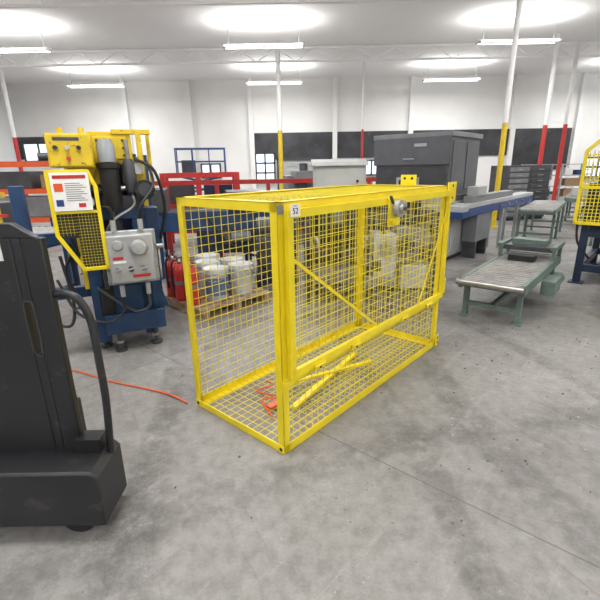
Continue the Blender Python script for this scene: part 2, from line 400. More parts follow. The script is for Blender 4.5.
q=a.p('chassis',0.012)
q.prism([(-0.9,1.52,0.06),(-0.9,1.52,0.32),(-0.93,1.52,0.35),(-1.98,1.52,0.35),(-1.98,1.52,0.06)],(0,0.26,0),BLKP)
q.bb(-1.98,-1.3,1.75,2.2,0.06,0.34,BLKP)
q.bb(-3.1,-1.95,1.6,1.75,0.06,0.12,BLKP);q.bb(-3.1,-1.95,2.0,2.15,0.06,0.12,BLKP)
q=a.p('wheels')
for x in (-1.04,-1.8): q.cyl((x,1.55,0.08),(x,1.75,0.08),0.08,BLK,seg=24)
for y in (1.675,2.075): q.cyl((-3.0,y-0.05,0.045),(-3.0,y+0.05,0.045),0.045,BLK,seg=16)
q=a.p('grab_rail');q.tube([(-1.05,1.715,1.105),(-1.0,1.715,1.11),(-0.94,1.71,1.08),(-0.905,1.71,0.98),(-0.895,1.7,0.8),(-0.895,1.7,0.6),(-0.915,1.7,0.32)],0.017,BLKP,seg=12)
q.bb(-1.06,-0.94,1.66,1.74,0.3,0.42,BLKP)
q=a.p('label');q.bb(-1.35,-1.205,y0-0.003,y0-0.001,1.26,1.34,WHITE)
a.build()

# ------------------------------------------------------------ hydraulic press machine (left)
a=Asm('hydraulic_press',(-1.6,3.75,0),math.radians(24))
b=a.p('blue_frame',0.006)
b.bb(-0.3,-0.19,-0.02,0.14,0.08,1.8,BLUE);b.bb(0.12,0.23,0.0,0.16,0.1,1.5,BLUE)
b.bb(-0.28,0.24,0.2,0.26,0.45,1.75,BLUE);b.bb(-0.22,0.28,-0.08,0.32,0.2,0.34,BLUE);b.bb(-0.2,0.26,0.0,0.3,0.34,0.6,BLUE)
b.bb(-0.22,0.3,-0.12,-0.08,0.18,0.36,BLUE);b.bb(-0.3,0.23,-0.02,0.1,1.2,1.3,BLUE)
b.prism([(0.23,0.02,0.34),(0.36,0.02,0.34),(0.23,0.02,0.8)],(0,0.04,0),BLUE)
b.bb(0.23,0.36,0.05,0.3,0.9,1.28,BLUE);b.bb(-0.75,-0.3,0.12,0.2,0.5,0.6,BLUE);b.bb(-0.75,-0.3,0.12,0.2,1.0,1.1,BLUE);b.bb(-0.78,-0.68,0.1,0.22,0.08,1.5,BLUE)
b.bb(-0.3,0.34,0.55,0.65,0.1,1.65,BLUE);b.bb(0.28,0.36,0.5,0.62,0.1,1.75,BLUE)
g=a.p('legs')
for (x,y) in ((-0.12,-0.08),(0.2,-0.02),(-0.25,0.1),(-0.73,0.16),(0.2,0.6),(-0.25,0.6)):
    g.cyl((x,y,0.02),(x,y,0.22),0.022,DGREY);g.cyl((x,y,0),(x,y,0.025),0.055,DGREY);g.cyl((x,y,0.08),(x,y,0.1),0.035,STEEL,seg=6)
y_=a.p('yellow_head',0.005)
y_.bb(-0.14,0.2,0.02,0.2,1.66,1.92,YEL2);y_.bb(-0.1,0.16,0.0,0.02,1.7,1.88,YEL2)
y_.bb(0.24,0.28,-0.02,0.03,1.3,1.93,YEL2);y_.bb(0.33,0.36,0.1,0.14,1.4,1.93,YEL2);y_.bb(0.05,0.36,0.0,0.05,1.9,1.94,YEL2)
y_.prism([(-0.31,-0.03,1.45),(-0.18,-0.03,1.45),(-0.06,-0.03,1.72),(-0.31,-0.03,1.72)],(0,0.03,0),YEL2)
y_.bb(-0.34,-0.3,0.0,0.1,0.6,1.65,YEL2);y_.bb(0.1,0.24,-0.05,0.0,1.52,1.58,YEL2);y_.bb(-0.19,-0.05,0.0,0.08,1.5,1.72,YEL2)
for zz in (1.73,1.79,1.85):
    for xx in (-0.07,0.03,0.13): y_.cyl((xx,-0.012,zz),(xx,0.0,zz),0.012,DGREY,seg=6)
e=a.p('control_box',0.006)
e.bb(-0.42,-0.11,-0.24,-0.05,1.635,1.885,YEL2);e.bb(-0.41,-0.12,-0.25,-0.24,1.645,1.875,YEL2)
k=a.p('control_knobs')
for xx,zz,mm in ((-0.36,1.78,BLK),(-0.28,1.78,SGREY),(-0.2,1.78,BLK),(-0.28,1.70,RED)):
    k.cyl((xx,-0.25,zz),(xx,-0.275,zz),0.016,mm)
k.bb(-0.37,-0.19,-0.252,-0.25,1.83,1.855,DGREY)
for xx in (-0.32,-0.17): k.cyl((xx,-0.14,1.885),(xx,-0.14,1.93),0.02,YEL2)
k.cyl((-0.5,-0.1,1.72),(-0.42,-0.1,1.72),0.03,DGREY)
gd=a.p('guard_frame',0.003)
gx0,gx1,gz0,gz1=-0.46,-0.11,0.83,1.62;gy=-0.3
gd.bb(gx0,gx0+0.03,gy-0.02,gy,1.12,gz1,YEL);gd.bb(gx1-0.03,gx1,gy-0.02,gy,gz0,gz1-0.12,YEL)
gd.bb(gx0,gx1-0.05,gy-0.02,gy,gz1-0.03,gz1,YEL);gd.bb(gx0+0.15,gx1,gy-0.02,gy,gz0,gz0+0.03,YEL)
gd.bar((gx1-0.06,gy-0.01,gz1-0.01),(gx1-0.015,gy-0.01,gz1-0.13),0.03,0.02,YEL,up=(0,1,0))
gd.bar((gx0+0.015,gy-0.01,1.13),(gx0+0.165,gy-0.01,gz0+0.01),0.03,0.02,YEL,up=(0,1,0))
gd.bb(gx0,gx1,gy-0.015,gy,1.29,1.31,YEL)
gm=a.p('guard_mesh')
gm.bb(gx0+0.16,gx1-0.03,gy,gy+0.006,gz0+0.03,1.29,BLK);gm.bb(gx0+0.02,gx0+0.17,gy,gy+0.006,1.1,1.29,BLK)
gm.mesh_panel((gx0+0.16,gy-0.008,gz0+0.03),X,Z,0.16,0.43,0.024,0.0009,YWIRE);gm.mesh_panel((gx0+0.03,gy-0.008,1.12),X,Z,0.13,0.17,0.024,0.0009,YWIRE)
gd.bar((gx0+0.05,gy+0.03,1.2),(-0.3,0.0,1.2),0.03,0.03,YEL)
ps=a.p('poster')
ps.bb(gx0+0.03,gx1-0.055,gy-0.03,gy-0.024,1.315,1.6,WHITE)
ps.bb(gx0+0.05,gx1-0.075,gy-0.032,gy-0.03,1.555,1.58,RED);ps.bb(gx0+0.05,gx0+0.11,gy-0.032,gy-0.03,1.46,1.52,ORNG)
ps.bb(gx0+0.05,gx0+0.10,gy-0.032,gy-0.03,1.35,1.4,BLUE2);ps.bb(gx0+0.2,gx0+0.25,gy-0.032,gy-0.03,1.34,1.37,RED)
for i in range(9): ps.bb(gx0+0.125,gx1-0.08-0.02*(i%3),gy-0.032,gy-0.03,1.39+i*0.016,1.395+i*0.016,MGREY)
fl=a.p('filters')
fl.lathe([(0,1.28),(0.05,1.29),(0.075,1.34),(0.078,1.62),(0.09,1.63),(0.09,1.67),(0.0,1.67)],(-0.01,-0.12,0),BLK)
fl.lathe([(0.0,1.67),(0.07,1.675),(0.07,1.8),(0.05,1.85),(0,1.86)],(-0.01,-0.12,0),GLASS)
fl.lathe([(0,1.42),(0.04,1.43),(0.05,1.46),(0.05,1.66),(0.03,1.7),(0,1.7)],(0.15,-0.1,0),DGREY)
fl.cyl((0.15,-0.1,1.7),(0.15,-0.1,1.85),0.018,STEEL)
fl.cyl((0.25,-0.12,1.45),(0.25,-0.2,1.45),0.08,BLK,seg=24);fl.cyl((0.25,-0.2,1.45),(0.25,-0.215,1.45),0.055,DGREY,seg=24)
fl.cyl((0.22,-0.05,1.62),(0.22,-0.12,1.62),0.045,SGREY,seg=20);fl.cyl((-0.2,-0.04,1.36),(-0.2,-0.1,1.36),0.05,STEEL,seg=20);fl.cyl((-0.2,-0.1,1.36),(-0.2,-0.105,1.36),0.043,WHITE,seg=20)
fl.cyl((-0.2,0.1,1.45),(0.3,0.1,1.45),0.03,STEEL);fl.cyl((-0.02,0.1,0.6),(-0.02,0.1,1.5),0.055,STEEL,seg=20);fl.cyl((-0.02,0.1,0.95),(-0.02,0.1,1.3),0.08,DGREY,seg=20)
fl.cyl((-0.18,0.02,0.34),(-0.18,0.02,0.62),0.07,BLK,seg=20);fl.bb(-0.1,0.2,-0.04,0.02,1.3,1.4,DGREY);fl.bb(0.1,0.3,0.1,0.3,1.5,1.72,MGREY)
j=a.p('junction_box',0.012)
j.bb(-0.11,0.25,-0.34,-0.2,0.70,1.10,SGREY);j.bb(-0.14,0.28,-0.26,-0.235,0.67,1.13,SGREY)
j2=a.p('junction_box_fittings')
j2.lathe([(0,0.045),(0.05,0.04),(0.06,0.025),(0.07,0.0),(0.08,0.0),(0.08,-0.01)],(0.13,-0.34,0.99),SGREY,seg=28,axis=(0,-1,0))
j2.lathe([(0,0.02),(0.035,0.018),(0.045,0.0),(0.045,-0.01)],(-0.03,-0.34,1.02),SGREY,seg=24,axis=(0,-1,0))
for xx in (-0.05,0.05,0.15): j2.cyl((xx,-0.34,0.82),(xx,-0.385,0.82),0.022,STEEL if xx!=0.05 else DGREY);j2.bar((xx-0.03,-0.385,0.82),(xx+0.03,-0.385,0.83),0.012,0.012,SGREY)
j2.bb(-0.08,0.0,-0.345,-0.34,0.9,0.925,RED);j2.bb(0.06,0.2,-0.345,-0.34,0.74,0.765,RED);j2.bb(-0.08,0.02,-0.345,-0.34,0.87,0.89,WHITE)
for zz in (0.69,0.8,0.9,1.0,1.11):
    for xx in (-0.128,0.268): j2.cyl((xx,-0.27,zz),(xx,-0.255,zz),0.011,STEEL,seg=6)
for xx in (-0.05,0.05,0.15): j2.cyl((xx,-0.27,1.118),(xx,-0.255,1.118),0.011,STEEL,seg=6);j2.cyl((xx,-0.27,0.685),(xx,-0.255,0.685),0.011,STEEL,seg=6)
for xx in (-0.04,0.17): j2.cyl((xx,-0.28,1.13),(xx,-0.28,1.22),0.022,SGREY);j2.cyl((xx,-0.28,0.57),(xx,-0.28,0.67),0.02,SGREY)
j2.cyl((0.28,-0.27,0.98),(0.33,-0.27,0.98),0.02,STEEL);j2.bb(-0.05,0.2,-0.2,-0.02,0.8,0.86,BLUE);j2.bb(-0.05,0.2,-0.2,-0.02,1.0,1.06,BLUE)
hs=a.p('hoses')
hs.tube([(-0.04,-0.28,1.22),(-0.05,-0.3,1.32),(-0.14,-0.25,1.3),(-0.2,-0.12,1.1),(-0.18,-0.06,0.7)],0.012,BLK)
hs.tube([(0.17,-0.28,1.22),(0.2,-0.3,1.34),(0.32,-0.2,1.5),(0.3,0.0,1.7)],0.012,BLK)
hs.tube([(0.17,-0.28,0.57),(0.16,-0.27,0.45),(0.05,-0.2,0.4),(-0.1,-0.14,0.5),(-0.24,-0.06,0.62)],0.013,DGREY)
hs.tube([(-0.04,-0.28,0.57),(-0.06,-0.26,0.42),(-0.2,-0.2,0.33),(-0.42,-0.1,0.42),(-0.55,0.05,0.7)],0.012,BLK)
hs.tube([(-0.36,-0.2,1.0),(-0.45,-0.15,0.8),(-0.38,-0.1,0.5),(-0.3,-0.1,0.2)],0.012,BLK)
hs.tube([(0.15,-0.1,1.42),(0.14,-0.2,1.32),(-0.05,-0.25,1.2),(-0.17,-0.1,0.95)],0.01,STEEL)
hs.tube([(0.2,-0.12,1.7),(0.34,-0.2,1.6),(0.4,-0.12,1.3),(0.35,0.0,1.0)],0.014,BLK)
hs.tube([(-0.25,-0.05,1.6),(-0.38,-0.1,1.5),(-0.4,-0.05,1.2),(-0.34,0.0,0.9)],0.011,BLK)
hs.tube([(-0.02,-0.12,1.28),(-0.06,-0.14,1.1),(-0.15,-0.12,0.8),(-0.16,-0.05,0.6)],0.02,DGREY)
hs.tube([(-0.5,0.1,0.9),(-0.45,0.0,0.5),(-0.5,-0.05,0.3),(-0.65,0.05,0.35),(-0.7,0.1,0.6)],0.014,BLK)
a.build()

# ------------------------------------------------------------ generic conveyor
def conveyor(name,loc,rz,length,width,h,mrail,mroll,legs=2,rail=0.12,belt=False,pitch=0.09,legm=None,motor=False):
    legm=legm or mrail
    a=Asm(name,loc,rz);r=a.p('side_rails',0.003)
    for y in (-width/2,width/2): r.bb(0,length,y-0.02,y+0.02,h-rail,h,mrail)
    for x in (0.02,length-0.02): r.bb(x-0.02,x+0.02,-width/2,width/2,h-rail,h-rail*0.3,mrail)
    if belt:
        bt=a.p('belt');bt.bb(0.06,length-0.06,-width/2+0.025,width/2-0.025,h-0.03,h-0.005,mroll)
        for x in (0.06,length-0.06): bt.cyl((x,-width/2+0.025,h-0.04),(x,width/2-0.025,h-0.04),0.037,mroll)
    else:
        ro=a.p('rollers');n=int(length/pitch)
        for i in range(n):
            x=(i+0.5)*length/n;ro.cyl((x,-width/2+0.02,h-0.03),(x,width/2-0.02,h-0.03),pitch*0.38,mroll,seg=10)
    g=a.p('legs')
    for i in range(legs):
        x=0.12+(length-0.24)*i/max(1,legs-1)
        for y in (-width/2,width/2):
            g.bb(x-0.025,x+0.025,y-0.025,y+0.025,0.01,h-rail,legm);g.bb(x-0.05,x+0.05,y-0.05,y+0.05,0,0.012,legm)
        g.bb(x-0.015,x+0.015,-width/2,width/2,h*0.3,h*0.3+0.04,legm)
    if motor:
        mo=a.p('drive_motor');mo.cyl((length*.45,-width/2-0.05,h-rail-0.12),(length*.45+0.3,-width/2-0.05,h-rail-0.12),0.08,MGREY,seg=20);mo.bb(length*.45-0.12,length*.45,-width/2-0.13,-width/2+0.03,h-rail-0.22,h-rail-0.02,DGREY)
    return a

a=conveyor('infeed_conveyor',(-5.3,4.95,0),math.radians(-8),2.7,0.7,1.0,NAVY,ROLL,3,0.16)
q=a.p('guard_rail')
for x in (0.2,1.3,2.4): q.bar((x,-0.38,0.95),(x,-0.38,1.4),0.04,0.04,YEL2)
q.bar((0.1,-0.38,1.4),(2.5,-0.38,1.4),0.05,0.05,YEL2);q.bar((0.1,-0.38,1.2),(2.5,-0.38,1.2),0.03,0.03,RED)
q=a.p('drive_unit',0.01);q.bb(1.5,2.1,-0.3,0.3,1.0,1.3,DGREY);q.bb(1.6,2.0,-0.34,-0.3,1.0,1.25,YEL2);q.cyl((1.8,0,1.3),(1.8,0,1.5),0.09,BLUE2);q.bb(0.5,1.1,-0.3,0.3,1.0,1.35,BLUE);q.bb(0.6,0.9,-0.42,-0.36,0.4,0.75,MGREY)
q.bb(1.1,2.4,-0.34,-0.3,0.35,0.8,NAVY);q.bb(1.5,1.9,-0.36,-0.34,0.45,0.7,DGREY)
q.tube([(0.6,-0.4,0.5),(0.9,-0.45,0.3),(1.5,-0.43,0.5),(2.0,-0.4,0.9)],0.02,BLK);q.tube([(2.2,-0.38,0.9),(2.35,-0.45,0.5),(2.2,-0.43,0.15),(1.6,-0.5,0.03)],0.02,BLK)
q.tube([(1.3,-0.38,0.9),(1.2,-0.5,0.5),(1.5,-0.5,0.2),(2.1,-0.5,0.5),(2.3,-0.4,1.1)],0.015,BLK)
a.build()

a=Asm('pallet_rack',(-10.2,9.6,0),0.1)
q=a.p('uprights')
for x in (0,2.6,5.2):
    for y in (0,1.0): q.bb(x-0.045,x+0.045,y-0.04,y+0.04,0,1.95,RED)
    for k in range(3): q.bar((x,0,0.1+k*0.6),(x,1.0,0.6+k*0.6),0.03,0.03,RED)
q=a.p('beams')
for z in (0.55,1.2,1.8):
    for y in (-0.05,1.05): q.bar((0,y,z),(5.2,y,z),0.05,0.11,ORNG)
q=a.p('stored_goods',0.01)
for x,z,w_,h_,m_ in ((0.5,1.26,0.8,0.4,BROWN),(1.6,1.26,0.7,0.3,LGREY),(3.1,1.26,1.0,0.38,DGREY),(4.3,1.26,0.6,0.3,BROWN),(0.4,0.61,1,0.4,DGREY),(3.0,0.61,1.6,0.45,MGREY)):
    q.bb(x,x+w_,0.05,0.95,z,z+h_,m_)
a.build()

# ------------------------------------------------------------ pallet with buckets & extinguishers
PA=math.radians(45)
a=Asm('wooden_pallet',(-1.04,5.03,0),PA);q=a.p('boards')
for i in range(7): q.bb(-0.5,0.5,-0.45+i*0.135,-0.45+i*0.135+0.1,0.11,0.13,WOOD)
for x in (-0.48,-0.04,0.40): q.bb(x,x+0.08,-0.45,0.46,0.02,0.11,WOOD)
for y in (-0.45,-0.05,0.36): q.bb(-0.5,0.5,y,y+0.1,0,0.02,WOOD)
a.build()
def pal(x,y):
    c,s=math.cos(PA),math.sin(PA);return (-1.04+c*x-s*y,5.03+s*x+c*y)
for i,(x,y,hh,mm) in enumerate(((-0.12,-0.2,0.38,BUCKB),(0.22,-0.24,0.38,BUCK),(-0.02,0.12,0.4,BUCK),(0.33,0.08,0.38,BUCKB),(0.15,0.36,0.42,BUCK))):
    X_,Y_=pal(x,y);a=Asm('paint_bucket',(X_,Y_,0.13));q=a.p('pail')
    q.lathe([(0,0),(0.125,0),(0.13,0.01),(0.145,hh-0.06),(0.155,hh-0.055),(0.155,hh-0.02),(0.15,hh),(0.13,hh-0.01),(0,hh-0.008)],(0,0,0),BUCK,seg=28)
    q.lathe([(0.134,0.07),(0.1445,hh-0.1)],(0,0,0),mm,seg=28)
    q=a.p('bail_handle');q.tube([(-0.157,0,hh-0.05),(-0.12,-0.12,hh-0.1),(0,-0.17,hh-0.13),(0.12,-0.12,hh-0.1),(0.157,0,hh-0.05)],0.004,STEEL,seg=6);a.build()
for (x,y,rz) in ((-0.42,0.08,0.3),(-0.4,0.32,1.2),(-0.42,-0.16,-0.4),(-0.22,0.25,2)):
    X_,Y_=pal(x,y);a=Asm('fire_extinguisher',(X_,Y_,0.13),rz)
    q=a.p('cylinder');q.lathe([(0,0),(0.07,0),(0.078,0.01),(0.08,0.03),(0.08,0.36),(0.07,0.4),(0.04,0.43),(0.025,0.44),(0.025,0.46),(0,0.46)],(0,0,0),RED,seg=24)
    q=a.p('label');q.lathe([(0.081,0.14),(0.081,0.28)],(0,0,0),WHITE,seg=24) if x>-0.3 else q.lathe([(0.0805,0.2),(0.0805,0.24)],(0,0,0),MGREY,seg=24)
    q=a.p('valve');q.cyl((0,0,0.46),(0,0,0.5),0.022,STEEL);q.bar((-0.03,0,0.5),(0.1,0,0.53),0.02,0.008,BLK);q.bar((-0.03,0,0.49),(0.09,0,0.475),0.02,0.008,BLK);q.cyl((0,-0.02,0.48),(0,-0.035,0.48),0.016,WHITE)
    q=a.p('hose');q.tube([(-0.02,0,0.48),(-0.08,0,0.46),(-0.1,0,0.3),(-0.09,0,0.12)],0.011,BLK);a.build()

# ------------------------------------------------------------ blue line conveyor and red guard rails behind
a=conveyor('blue_belt_conveyor',(-3.6,6.4,0),math.radians(12),5.6,0.7,1.0,BLUE,BLK,5,0.28,belt=True,motor=True)
q=a.p('drive_heads',0.01)
for x in (1.1,2.5,3.3,4.2,4.9): q.bb(x,x+0.5,-0.42,0.3,1.0,1.22+0.12*((x*10)%3)/2,DGREY);q.bb(x+0.05,x+0.3,-0.46,-0.42,1.05,1.2,MGREY)
q.bb(2.0,3.4,-0.4,-0.36,0.35,0.72,NAVY);q.bb(0.2,1.4,-0.4,-0.36,0.3,0.72,NAVY);q.bb(3.7,5.2,-0.4,-0.36,0.25,0.72,DGREY)
q=a.p('hoses');q.tube([(2.2,-0.42,0.9),(2.5,-0.5,0.5),(3.0,-0.45,0.3),(3.6,-0.45,0.7)],0.02,BLK);q.tube([(3.4,-0.44,1.1),(3.8,-0.5,0.7),(4.1,-0.48,0.6),(4.4,-0.44,1.05)],0.018,BLK)
a.build()
a=Asm('red_guard_rail',(-3.4,7.95,0),math.radians(3));q=a.p('rails')
for i in range(7):
    q.bb(i*0.95-0.035,i*0.95+0.035,-0.035,0.035,0,1.4,RED);q.bb(i*0.95-0.08,i*0.95+0.08,-0.08,0.08,0,0.015,RED)
for z in (0.5,0.95,1.38): q.bar((0,0,z),(5.7,0,z),0.05,0.08,RED)
a.build()
a=Asm('red_steel_frame',(-2.75,8.9,0),math.radians(12));q=a.p('members')
for x in (0,0.7,1.5):
    for y in (0,0.8): q.bb(x-0.05,x+0.05,y-0.05,y+0.05,0,1.55,RED)
for z in (0.8,1.5):
    for y in (0,0.8): q.bar((0,y,z),(1.5,y,z),0.07,0.1,RED)
    for x in (0,0.7,1.5): q.bar((x,0,z),(x,0.8,z),0.07,0.1,RED)
q=a.p('housing',0.01);q.bb(0.1,0.6,0.1,0.7,0.4,1.35,DGREY);q.bb(0.8,1.4,0.1,0.7,0.5,1.3,NAVY);a.build()
a=Asm('milling_machine',(-0.2,9.4,0),math.radians(10));q=a.p('column',0.01)
q.bb(0,0.6,0.2,0.9,0,1.45,MGREY);q.bb(-0.2,0.9,-0.3,0.4,0.7,0.82,DGREY);q.bb(0.1,0.5,-0.25,0.3,0,0.7,MGREY);q.bb(0.12,0.48,-0.3,0.5,1.3,1.55,MGREY)
q=a.p('spindle');q.cyl((0.3,-0.15,1.0),(0.3,-0.15,1.7),0.09,DGREY);q.cyl((0.3,-0.15,0.88),(0.3,-0.15,1.0),0.04,STEEL)
q.cyl((0.95,0.05,0.76),(1.05,0.05,0.76),0.09,STEEL);q.bb(1.2,1.9,0,0.5,0.0,1.3,LGREY);q.bb(1.25,1.85,-0.02,0,0.1,1.2,LGREY);a.build()
a=Asm('scissor_lift',(-3.6,16.5,0),0.2)
q=a.p('base',0.01);q.bb(-0.9,0.9,-0.4,0.4,0.12,0.45,BLUE2)
for x in (-0.65,0.65):
    for y in (-0.38,0.38): q.cyl((x,y-0.06,0.16),(x,y+0.06,0.16),0.16,BLK,seg=20)
q=a.p('scissor')
for k in range(3):
    for y in (-0.3,0.3):
        q.bar((-0.7,y,0.45+k*0.3),(0.7,y,0.75+k*0.3),0.04,0.06,BLUE2);q.bar((0.7,y,0.45+k*0.3),(-0.7,y,0.75+k*0.3),0.04,0.06,BLUE2)
q=a.p('platform');q.bb(-0.9,0.9,-0.4,0.4,1.35,1.42,BLUE2)
for x in (-0.88,-0.3,0.3,0.88):
    for y in (-0.38,0.38): q.bar((x,y,1.42),(x,y,2.35),0.04,0.04,BLUE2)
for z in (1.9,2.35):
    for y in (-0.38,0.38): q.bar((-0.88,y,z),(0.88,y,z),0.04,0.04,BLUE2)
    for x in (-0.88,0.88): q.bar((x,-0.38,z),(x,0.38,z),0.04,0.04,BLUE2)
q.bb(-0.7,-0.2,-0.2,0.2,1.42,1.95,DGREY)
a.build()

a=Asm('gearbox_pump_unit',(-0.62,5.72,0),math.radians(8))
q=a.p('skid',0.005);q.bb(0,0.62,0,0.3,0.05,0.18,NAVY)
for x in (0.06,0.56):
    for y in (0.05,0.25): q.bb(x-0.03,x+0.03,y-0.03,y+0.03,0,0.05,NAVY)
q=a.p('tank',0.02);q.bb(0.04,0.4,0.02,0.28,0.18,0.7,DGREY);q.bb(0.42,0.6,0.02,0.28,0.18,0.9,BLUE)
q=a.p('motor');q.cyl((0.05,0.15,0.84),(0.32,0.15,0.84),0.12,DGREY,seg=24);q.cyl((0.32,0.15,0.84),(0.42,0.15,0.84),0.06,STEEL,seg=20)
for i in range(7): q.cyl((0.08+i*0.033,0.15,0.84),(0.09+i*0.033,0.15,0.84),0.13,MGREY,seg=24)
q=a.p('hoses');q.tube([(0.1,0.02,0.6),(0.05,-0.06,0.4),(0.3,-0.08,0.2),(0.5,-0.05,0.5),(0.5,0.02,0.85)],0.018,BLK)
a.build()

# ------------------------------------------------------------ case sealer behind cage
a=Asm('case_sealer',(0.0,4.9,0),0)
q=a.p('frame',0.004)
for x in (0.1,1.6):
    for y in (0.05,0.85): q.bb(x-0.03,x+0.03,y-0.03,y+0.03,0,1.0,DGREY)
for y in (0.05,0.85): q.bb(0.1,1.6,y-0.03,y+0.03,0.55,0.68,DGREY);q.bb(0.1,1.6,y-0.03,y+0.03,0.15,0.2,DGREY)
q.bb(0.12,0.8,0.1,0.8,0.2,0.55,DGREY);q.bb(0.16,0.7,0.08,0.1,0.24,0.5,MGREY)
q.bb(0.05,1.65,0.25,0.65,0.95,1.1,DGREY);q.bb(0.3,1.5,0.3,0.6,1.1,1.2,BLKP)
q=a.p('rollers')
for i in range(16): q.cyl((0.15+i*0.095,0.08,0.68),(0.15+i*0.095,0.82,0.68),0.035,ROLL,seg=10)
q=a.p('control_cabinet',0.008)
q.bb(0.18,0.78,0.1,0.36,1.29,1.62,LGREY);q.prism([(0.16,0.06,1.62),(0.16,0.38,1.62),(0.16,0.38,1.7),(0.16,0.08,1.66)],(0.64,0,0),LGREY);q.bb(0.21,0.75,0.09,0.1,1.32,1.59,LGREY)
q.bb(0.42,0.54,0.2,0.3,0.68,1.29,MGREY)
q.cyl((0.68,0.09,1.45),(0.68,0.07,1.45),0.015,BLK)
q=a.p('motor_housings',0.01)
q.bb(0.86,1.12,-0.1,0.3,0.35,0.86,LGREY);q.bb(1.14,1.42,0.0,0.3,0.5,0.92,MGREY);q.bb(1.2,1.5,-0.05,0.2,0.2,0.48,LGREY)
q.cyl((0.75,0.0,0.5),(0.95,0.0,0.5),0.12,DGREY,seg=24);q.cyl((1.25,-0.06,0.72),(1.25,-0.1,0.72),0.09,DGREY,seg=24);q.cyl((0.99,-0.1,0.7),(0.99,-0.14,0.7),0.07,STEEL,seg=24)
q.bb(0.25,0.7,0.0,0.1,0.72,0.97,BLKP);q.cyl((0.22,0.0,0.85),(0.22,0.0,1.2),0.05,BLK)
q=a.p('hoses')
q.tube([(0.5,0.1,1.29),(0.6,0.0,1.0),(0.9,-0.05,0.95),(1.0,0.0,0.86)],0.018,BLK);q.tube([(0.3,0.1,1.29),(0.25,-0.05,1.0),(0.5,-0.1,0.6),(0.8,-0.02,0.5)],0.016,BLK)
q.tube([(1.3,0.1,0.92),(1.35,0.0,1.15),(1.15,0.2,1.3),(0.78,0.2,1.4)],0.018,BLK)
a.build()

# ------------------------------------------------------------ large bundling machine
a=Asm('bundling_machine',(2.57,7.2,0),A)
q=a.p('base_cabinet',0.01)
q.bb(0,1.4,0,1.6,0.08,1.02,LGREY);q.bb(0.04,1.36,0.04,1.56,0,0.08,DGREY)
for y0_,y1_ in ((0.06,0.52),(0.56,1.02),(1.06,1.54)): q.bb(-0.015,0,y0_,y1_,0.14,0.96,LGREY)
for x0_,x1_ in ((0.06,0.68),(0.72,1.34)): q.bb(x0_,x1_,-0.015,0,0.14,0.74,LGREY)
q=a.p('hood',0.012)
q.bb(0.02,1.34,0.1,1.5,1.02,2.1,HOOD);q.bb(0.01,1.36,0.02,1.58,1.02,1.12,HOOD)
q.bb(0.0,0.02,0.14,1.48,1.2,1.58,DGREY);q.bb(-0.03,0.02,0.08,1.52,1.62,2.08,HOOD)
q.bb(-0.03,1.36,0.06,1.54,2.06,2.14,MGREY)
q.bb(0.1,0.66,0.085,0.1,1.2,2.0,HOOD);q.bb(0.72,1.28,0.085,0.1,1.2,2.0,HOOD)
q.bb(-0.02,0.01,0.02,1.58,1.0,1.1,LGREY)
q=a.p('door_handles')
q.tube([(-0.03,0.7,1.72),(-0.08,0.7,1.72),(-0.08,0.9,1.72),(-0.03,0.9,1.72)],0.012,STEEL,curve=False);q.bb(-0.025,-0.016,0.28,0.36,0.5,0.62,BLK);q.bb(-0.04,-0.03,0.5,0.72,1.92,1.97,LGREY)
q.bb(-0.03,-0.015,0.62,0.95,0.45,0.75,DGREY)
q=a.p('operator_panel',0.01);q.bb(-0.28,-0.12,0.55,0.9,1.15,1.42,LGREY);q.bb(-0.285,-0.28,0.6,0.85,1.2,1.38,BLK);q.bar((-0.12,0.72,1.25),(0.02,0.72,1.2),0.05,0.05,LGREY)
q=a.p('infeed_beam',0.006)
q.bb(0.0,4.0,-0.3,-0.02,0.78,0.92,BLUE2);q.bb(0.0,4.0,-0.3,-0.02,0.92,0.99,LGREY);q.bb(-0.25,0.0,-0.3,1.2,0.78,0.88,BLUE2);q.bb(-0.25,0.0,-0.3,1.2,0.88,0.97,LGREY)
q.bb(0.3,2.6,-0.24,-0.08,0.99,1.1,MGREY);q.bb(0.5,0.9,-0.26,-0.06,1.1,1.25,LGREY)
q=a.p('infeed_legs')
for x in (1.9,2.9,3.8):
    for y in (-0.27,-0.05): q.bb(x-0.03,x+0.03,y-0.03,y+0.03,0,0.78,LGREY)
for i in range(5): q.cyl((1.6+i*0.5,-0.31,0.86),(1.6+i*0.5,-0.335,0.86),0.025,STEEL)
q.bb(0.5,1.2,-0.28,-0.04,0.3,0.78,MGREY);q.bb(0.55,0.6,-0.28,-0.04,0,0.3,DGREY);q.bb(1.1,1.15,-0.28,-0.04,0,0.3,DGREY)
a.build()

# ------------------------------------------------------------ low belt table
a=Asm('low_conveyor_table',(1.79,4.45,0),math.radians(50))
q=a.p('frame',0.004)
for y in (-0.62,0.0): q.bb(-0.08,1.85,y-0.02,y+0.02,0.34,0.45,GREEN)
q.bb(-0.08,-0.05,-0.62,0.0,0.36,0.44,GREEN);q.bb(1.8,1.85,-0.62,0.0,0.36,0.45,GREEN)
q=a.p('bed');q.bb(-0.12,1.8,-0.6,-0.02,0.425,0.44,TBED)
for i in range(22): q.cyl((-0.06+i*0.085,-0.6,0.428),(-0.06+i*0.085,-0.02,0.428),0.02,TBED,seg=10)
q.cyl((-0.14,-0.64,0.42),(-0.14,0.02,0.42),0.035,STEEL)
q=a.p('legs')
for x in (0.05,1.72):
    for y in (-0.58,-0.04):
        q.bb(x-0.03,x+0.03,y-0.025,y+0.025,0.012,0.36,GREEN);q.bb(x-0.06,x+0.06,y-0.05,y+0.05,0,0.014,GREEN)
    q.bb(x-0.02,x+0.02,-0.58,-0.04,0.12,0.17,GREEN)
q.bb(0.05,1.72,-0.33,-0.29,0.13,0.17,GREEN)
q=a.p('end_guard',0.004)
